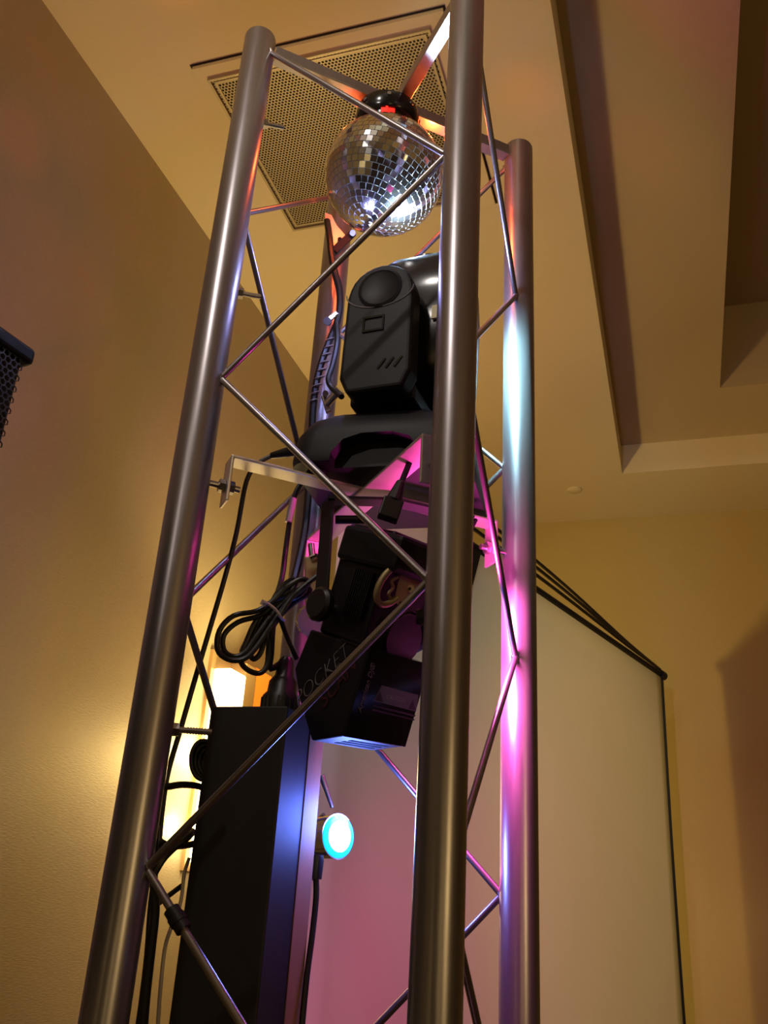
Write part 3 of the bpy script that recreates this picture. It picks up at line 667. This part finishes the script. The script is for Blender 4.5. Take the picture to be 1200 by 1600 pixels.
# cable bundle tied by a clear nylon tie
cb = thing('cable_bundle', 'looped bundle of black cable tied with a clear zip tie left of the scanner light', 'cable', hd(428, 945, 1.20))
D = 1.16
loops = [
 [(425, 940), (400, 955), (365, 962), (343, 985), (340, 1015), (356, 1030), (380, 1030), (400, 1012), (425, 975), (455, 935), (482, 912), (470, 905), (445, 920)],
 [(428, 946), (405, 962), (372, 972), (350, 992), (350, 1016), (366, 1026), (384, 1018), (402, 992), (430, 955), (462, 925), (478, 918), (468, 930), (450, 938)],
 [(424, 940), (400, 970), (386, 1000), (376, 1030), (386, 1046), (405, 1052), (417, 1040), (420, 1010), (424, 985), (440, 960), (462, 940), (482, 928), (478, 918)],
 [(424, 948), (408, 975), (398, 1000), (392, 1020), (396, 1030), (406, 1022), (414, 1000), (428, 968), (446, 940), (462, 912), (456, 906), (440, 918)],
 [(420, 950), (400, 980), (384, 1005), (378, 1020), (388, 1024), (402, 1008), (420, 970), (436, 945), (452, 918), (448, 910), (434, 925)],
]
for i, lp in enumerate(loops):
    bm = BM(); tube(bm, [hd(x, y, D + .007 * i) for x, y in lp], .0036, 8, True); finish('cable_loop', bm, M['black_rubber'], cb, True)
bm = BM(); tube(bm, [hd(x, y, d) for x, y, d in ((430, 950, 1.17), (426, 985, 1.17), (424, 1020, 1.18), (423, 1045, 1.19))] + [c_ for c_ in (Vector((-.1055, .018, zt_ + .083)),)], .0042, 8); finish('lead', bm, M['black_rubber'], cb, True)
bm = BM(); tube(bm, [hd(x, y, 1.15) for x, y in ((436, 965), (455, 935), (480, 912), (505, 893))], .0034, 8); finish('lead', bm, M['black_rubber'], cb, True)
bm = BM(); tube(bm, [hd(x, y, d) for x, y, d in ((438, 966, 1.16), (450, 1000, 1.17), (464, 1030, 1.18))], .0034, 8); finish('lead', bm, M['black_rubber'], cb, True)
tp = [(412, 942, 1.14), (420, 944, 1.138), (432, 954, 1.138), (440, 966, 1.142), (444, 969, 1.16), (432, 962, 1.20), (418, 948, 1.20)]
bm = BM(); tube(bm, [hd(*p) for p in tp], .0020, 6, True); finish('zip_tie', bm, M['tie'], cb, True)
bm = BM(); strap(bm, hd(408, 940, 1.138), hd(416, 944, 1.138), .007, .004, (CAM - hd(410, 940, 1.138)).normalized()); finish('zip_tie_head', bm, M['tie'], cb)
# cables strapped down the far tube
cable('strapped_cable', [(511, 345, 1.33), (515, 372, 1.32), (518, 400, 1.315), (523, 425, 1.31), (530, 452, 1.31), (531, 480, 1.31), (526, 505, 1.31), (514, 535, 1.31), (503, 565, 1.31), (494, 600, 1.31), (489, 640, 1.31), (486, 700, 1.31), (482, 770, 1.30), (476, 830, 1.29), (466, 880, 1.27), (455, 920, 1.24), (442, 945, 1.2)], .0062, 'thick black cable strapped down the far tube behind the moving head')
cable('branch_cable', [(526, 505, 1.295), (527, 535, 1.29), (520, 570, 1.29), (513, 592, 1.29), (518, 605, 1.29), (528, 614, 1.28), (534, 620, 1.27)], .0050, 'short black cable branching off beside the moving head to its base')
bm = BM()
for k in range(9):
    x, y = 517 - k * 3.6, 530 + k * 12
    p = hd(x, y, 1.308); tube(bm, [p + (CR * math.cos(t) + CF * math.sin(t)) * .0078 + Vector((0, 0, .003 * math.cos(t))) for t in [2 * PI * i / 8 for i in range(8)]], .0013, 6, True, 1)
tag(finish('spiral_wrap', bm, M['tie'], None, True), 'pale spiral wrap around the thick cable on the far tube', 'cable wrap')
lc = thing('labelled_cable', 'thin black cable with a pale printed sleeve beside the far tube under the left bracket', 'cable', hd(460, 770, 1.28))
bm = BM(); tube(bm, [hd(x, y, d) for x, y, d in ((476, 748, 1.26), (466, 762, 1.26), (459, 780, 1.26), (452, 818, 1.26), (446, 862, 1.255), (441, 900, 1.25), (430, 938, 1.22), (423, 960, 1.2))], .0040, 8); finish('cord', bm, M['black_rubber'], lc, True)
bm = BM(); cyl(bm, hd(458.5, 779, 1.258), hd(450.5, 816, 1.258), .0052, seg=14); finish('printed_sleeve', bm, M['white_cable'], lc, True)
ic = thing('plug_cable', 'black power lead with a moulded plug dropping from the moving head to the scanner', 'cable', hd(612, 790, 1.14))
bm = BM(); tube(bm, [hd(x, y, 1.03) for x, y in ((652, 690), (637, 730), (628, 752), (622, 770))], .0040, 8); finish('cord', bm, M['black_rubber'], ic, True)
bm = BM(); cyl(bm, hd(627, 752, 1.03), hd(615, 784, 1.03), .0055, .011, seg=14); strap(bm, hd(615, 782, 1.03), hd(605, 812, 1.03), .026, .018, (CAM - hd(612, 790, 1.03)).normalized()); finish('plug', bm, M['black_rubber'], ic, False, bevel=.002)

# ------------------------------------------------------------------ clamps on the far tube
cl = thing('pipe_clamp', 'bent zinc mounting plate clamped to the top of the far tube below the mirror ball', 'clamp', hd(520, 360, 1.34))
bm = BM(); q = [(508, 332), (518, 336), (526, 352), (540, 368), (534, 378), (522, 386), (512, 372), (508, 350)]
A_ = [bm.verts.new(hd(x, y, 1.335)) for x, y in q]; B_ = [bm.verts.new(hd(x, y, 1.338)) for x, y in q]; n = len(q)
bm.faces.new(A_); bm.faces.new(B_[::-1])
for i in range(n): bm.faces.new((A_[i], B_[i], B_[(i + 1) % n], A_[(i + 1) % n]))
finish('plate', bm, M['steel'], cl)
bm = BM(); c = hd(531, 374, 1.333); cyl(bm, c, c + (CAM - c).normalized() * .004, .0042, seg=14); finish('hole', bm, M['dark'], cl)
bm = BM(); strap(bm, hd(522, 392, 1.33), hd(552, 364, 1.33), .013, .006, CF); finish('arm', bm, M['black_metal'], cl)
bm = BM(); c = hd(551, 364, 1.325); cyl(bm, c, c + (CAM - c).normalized() * .006, .0055, seg=14); finish('bolt', bm, M['bolt'], cl, True)
cl = thing('cable_clip', 'small silver clip holding the cable to the far tube beside the moving head', 'clip', hd(518, 496, 1.30))
bm = BM(); c = hd(513, 500, 1.298); strap(bm, c, hd(528, 488, 1.296), .009, .005, CF); finish('lever', bm, M['silver'], cl, bevel=.002)
bm = BM(); c = hd(512, 503, 1.30); cyl(bm, c, c - CF * .008, .007, seg=14); finish('screw', bm, M['bolt'], cl, True)
cl = thing('tube_clamp', 'small chrome bolted clamp on the far tube just above the moving head base', 'clamp', hd(515, 620, 1.30))
bm = BM(); cyl(bm, hd(510, 632, 1.305), hd(528, 612, 1.29), .0065, seg=14); c = hd(529, 611, 1.288); cyl(bm, c, c + (hd(529, 611, 1.288) - hd(510, 632, 1.305)).normalized() * .004, .0095, seg=16); finish('bolt', bm, M['silver'], cl, True)
bm = BM(); strap(bm, hd(506, 618, 1.31), hd(514, 645, 1.31), .010, .008, CF); finish('jaw', bm, M['bolt'], cl, bevel=.002)
bm = BM(); c = hd(509, 616, 1.305); cyl(bm, c, c - CF * .01, .005, seg=12); finish('nut', bm, M['bolt'], cl, True)
cl = thing('hook_clamp', 'beige metal hook clamp with a knurled knob on the far tube left of the scanner', 'clamp', hd(490, 900, 1.26))
bm = BM(); strap(bm, hd(492, 872, 1.262), hd(494, 948, 1.262), .030, .022, CF); finish('body', bm, M['brass'], cl, bevel=.003)
bm = BM(); tube(bm, [hd(x, y, 1.245) for x, y in ((484, 872), (494, 868), (502, 876), (500, 890), (495, 898))], .0032, 8); finish('hook', bm, M['silver'], cl, True)
bm = BM(); c = hd(490, 970, 1.25); prof = []
m3 = 36; a_ = []; b_ = []; ax = (CF + CR * -.3).normalized(); x_, y_ = frame_of(ax)
for k in range(m3):
    rr = .024 if k % 2 else .0222; t = 2 * PI * k / m3; dd = x_ * math.cos(t) + y_ * math.sin(t)
    a_.append(bm.verts.new(c + dd * rr)); b_.append(bm.verts.new(c + dd * rr + ax * .014))
for k in range(m3): bm.faces.new((a_[k], a_[(k + 1) % m3], b_[(k + 1) % m3], b_[k]))
bm.faces.new(a_[::-1]); bm.faces.new(b_); finish('knurled_knob', bm, M['brass'], cl)
bm = BM(); cyl(bm, hd(486, 850, 1.262), hd(490, 885, 1.262), .005, seg=12); finish('bolt', bm, M['bolt'], cl, True)

# ------------------------------------------------------------------ loudspeaker at the left edge
spk = thing('loudspeaker', 'black loudspeaker with a honeycomb metal grille at the left edge', 'loudspeaker', (-.56, -.40, 0))
# corner of the cabinet seen: front grille faces right and toward the viewer
pc0 = hd(48, 545, 1.00); pt1 = hd(36, 570, 1.00)
fz = Vector((CAM.x - pc0.x, CAM.y - pc0.y, 0)).normalized()
ang = math.radians(38); fx = Vector((fz.x * math.cos(ang) - fz.y * math.sin(ang), fz.x * math.sin(ang) + fz.y * math.cos(ang), 0))   # front normal
fs = Vector((-fx.y, fx.x, 0))
if fs.dot(CR) < 0: fs = -fs
cz = pt1.z
org = hd(36, 572, 1.00)
KM = Matrix(((fs.x, -fx.x, 0, org.x), (fs.y, -fx.y, 0, org.y), (0, 0, 1, org.z), (0, 0, 0, 1)))   # local x right along front, y into cabinet, z up
bm = BM(); box(bm, (-.34, .010, -.62), (.0, .30, .020), KM); finish('cabinet', bm, M['black'], spk, bevel=.012, seg=3)
bm = BM(); box(bm, (-.345, -.006, .004), (.010, .05, .026), KM); finish('top_lip', bm, M['black_metal'], spk, bevel=.006, seg=3)
bm = BM(); box(bm, (-.33, .004, -.60), (-.001, .008, .004), KM); finish('baffle', bm, M['dark'], spk)
verts = []; faces = []; P = .0082; R_ = P / math.sqrt(3); ri = R_ * .78; row = 0; z = -.60 + R_
while z < .002:
    x = -.33 + P * (.5 if row % 2 else 1)
    while x < -R_:
        b0 = len(verts)
        for rr in (R_, ri):
            for k in range(6): verts.append(KM @ Vector((min(x + rr * math.sin(PI / 3 * k), .0), -.001, z + rr * math.cos(PI / 3 * k))))
        for k in range(6): faces.append((b0 + k, b0 + (k + 1) % 6, b0 + 6 + (k + 1) % 6, b0 + 6 + k))
        x += P
    z += R_ * 1.5; row += 1
me = bpy.data.meshes.new('honeycomb_grille'); me.from_pydata([tuple(v) for v in verts], [], faces); me.materials.append(M['grille_steel'])
o = bpy.data.objects.new('honeycomb_grille', me); COL.objects.link(o); under(o, spk); md = o.modifiers.new('t', 'SOLIDIFY'); md.thickness = .0012
bm = BM(); c = KM @ Vector((-.17, .15, 0)); cyl(bm, (c.x, c.y, 0.03), (c.x, c.y, cz - .60), .0175, seg=20); finish('stand_pole', bm, M['black_metal'], spk, True)
for k in range(3):
    t = 2 * PI * k / 3 + .5; bm = BM(); strap(bm, Vector((c.x, c.y, .75)), Vector((c.x + .30 * math.cos(t), c.y + .30 * math.sin(t), .02)), .022, .012, Vector((-math.sin(t), math.cos(t), 0))); finish('leg', bm, M['black_metal'], spk)
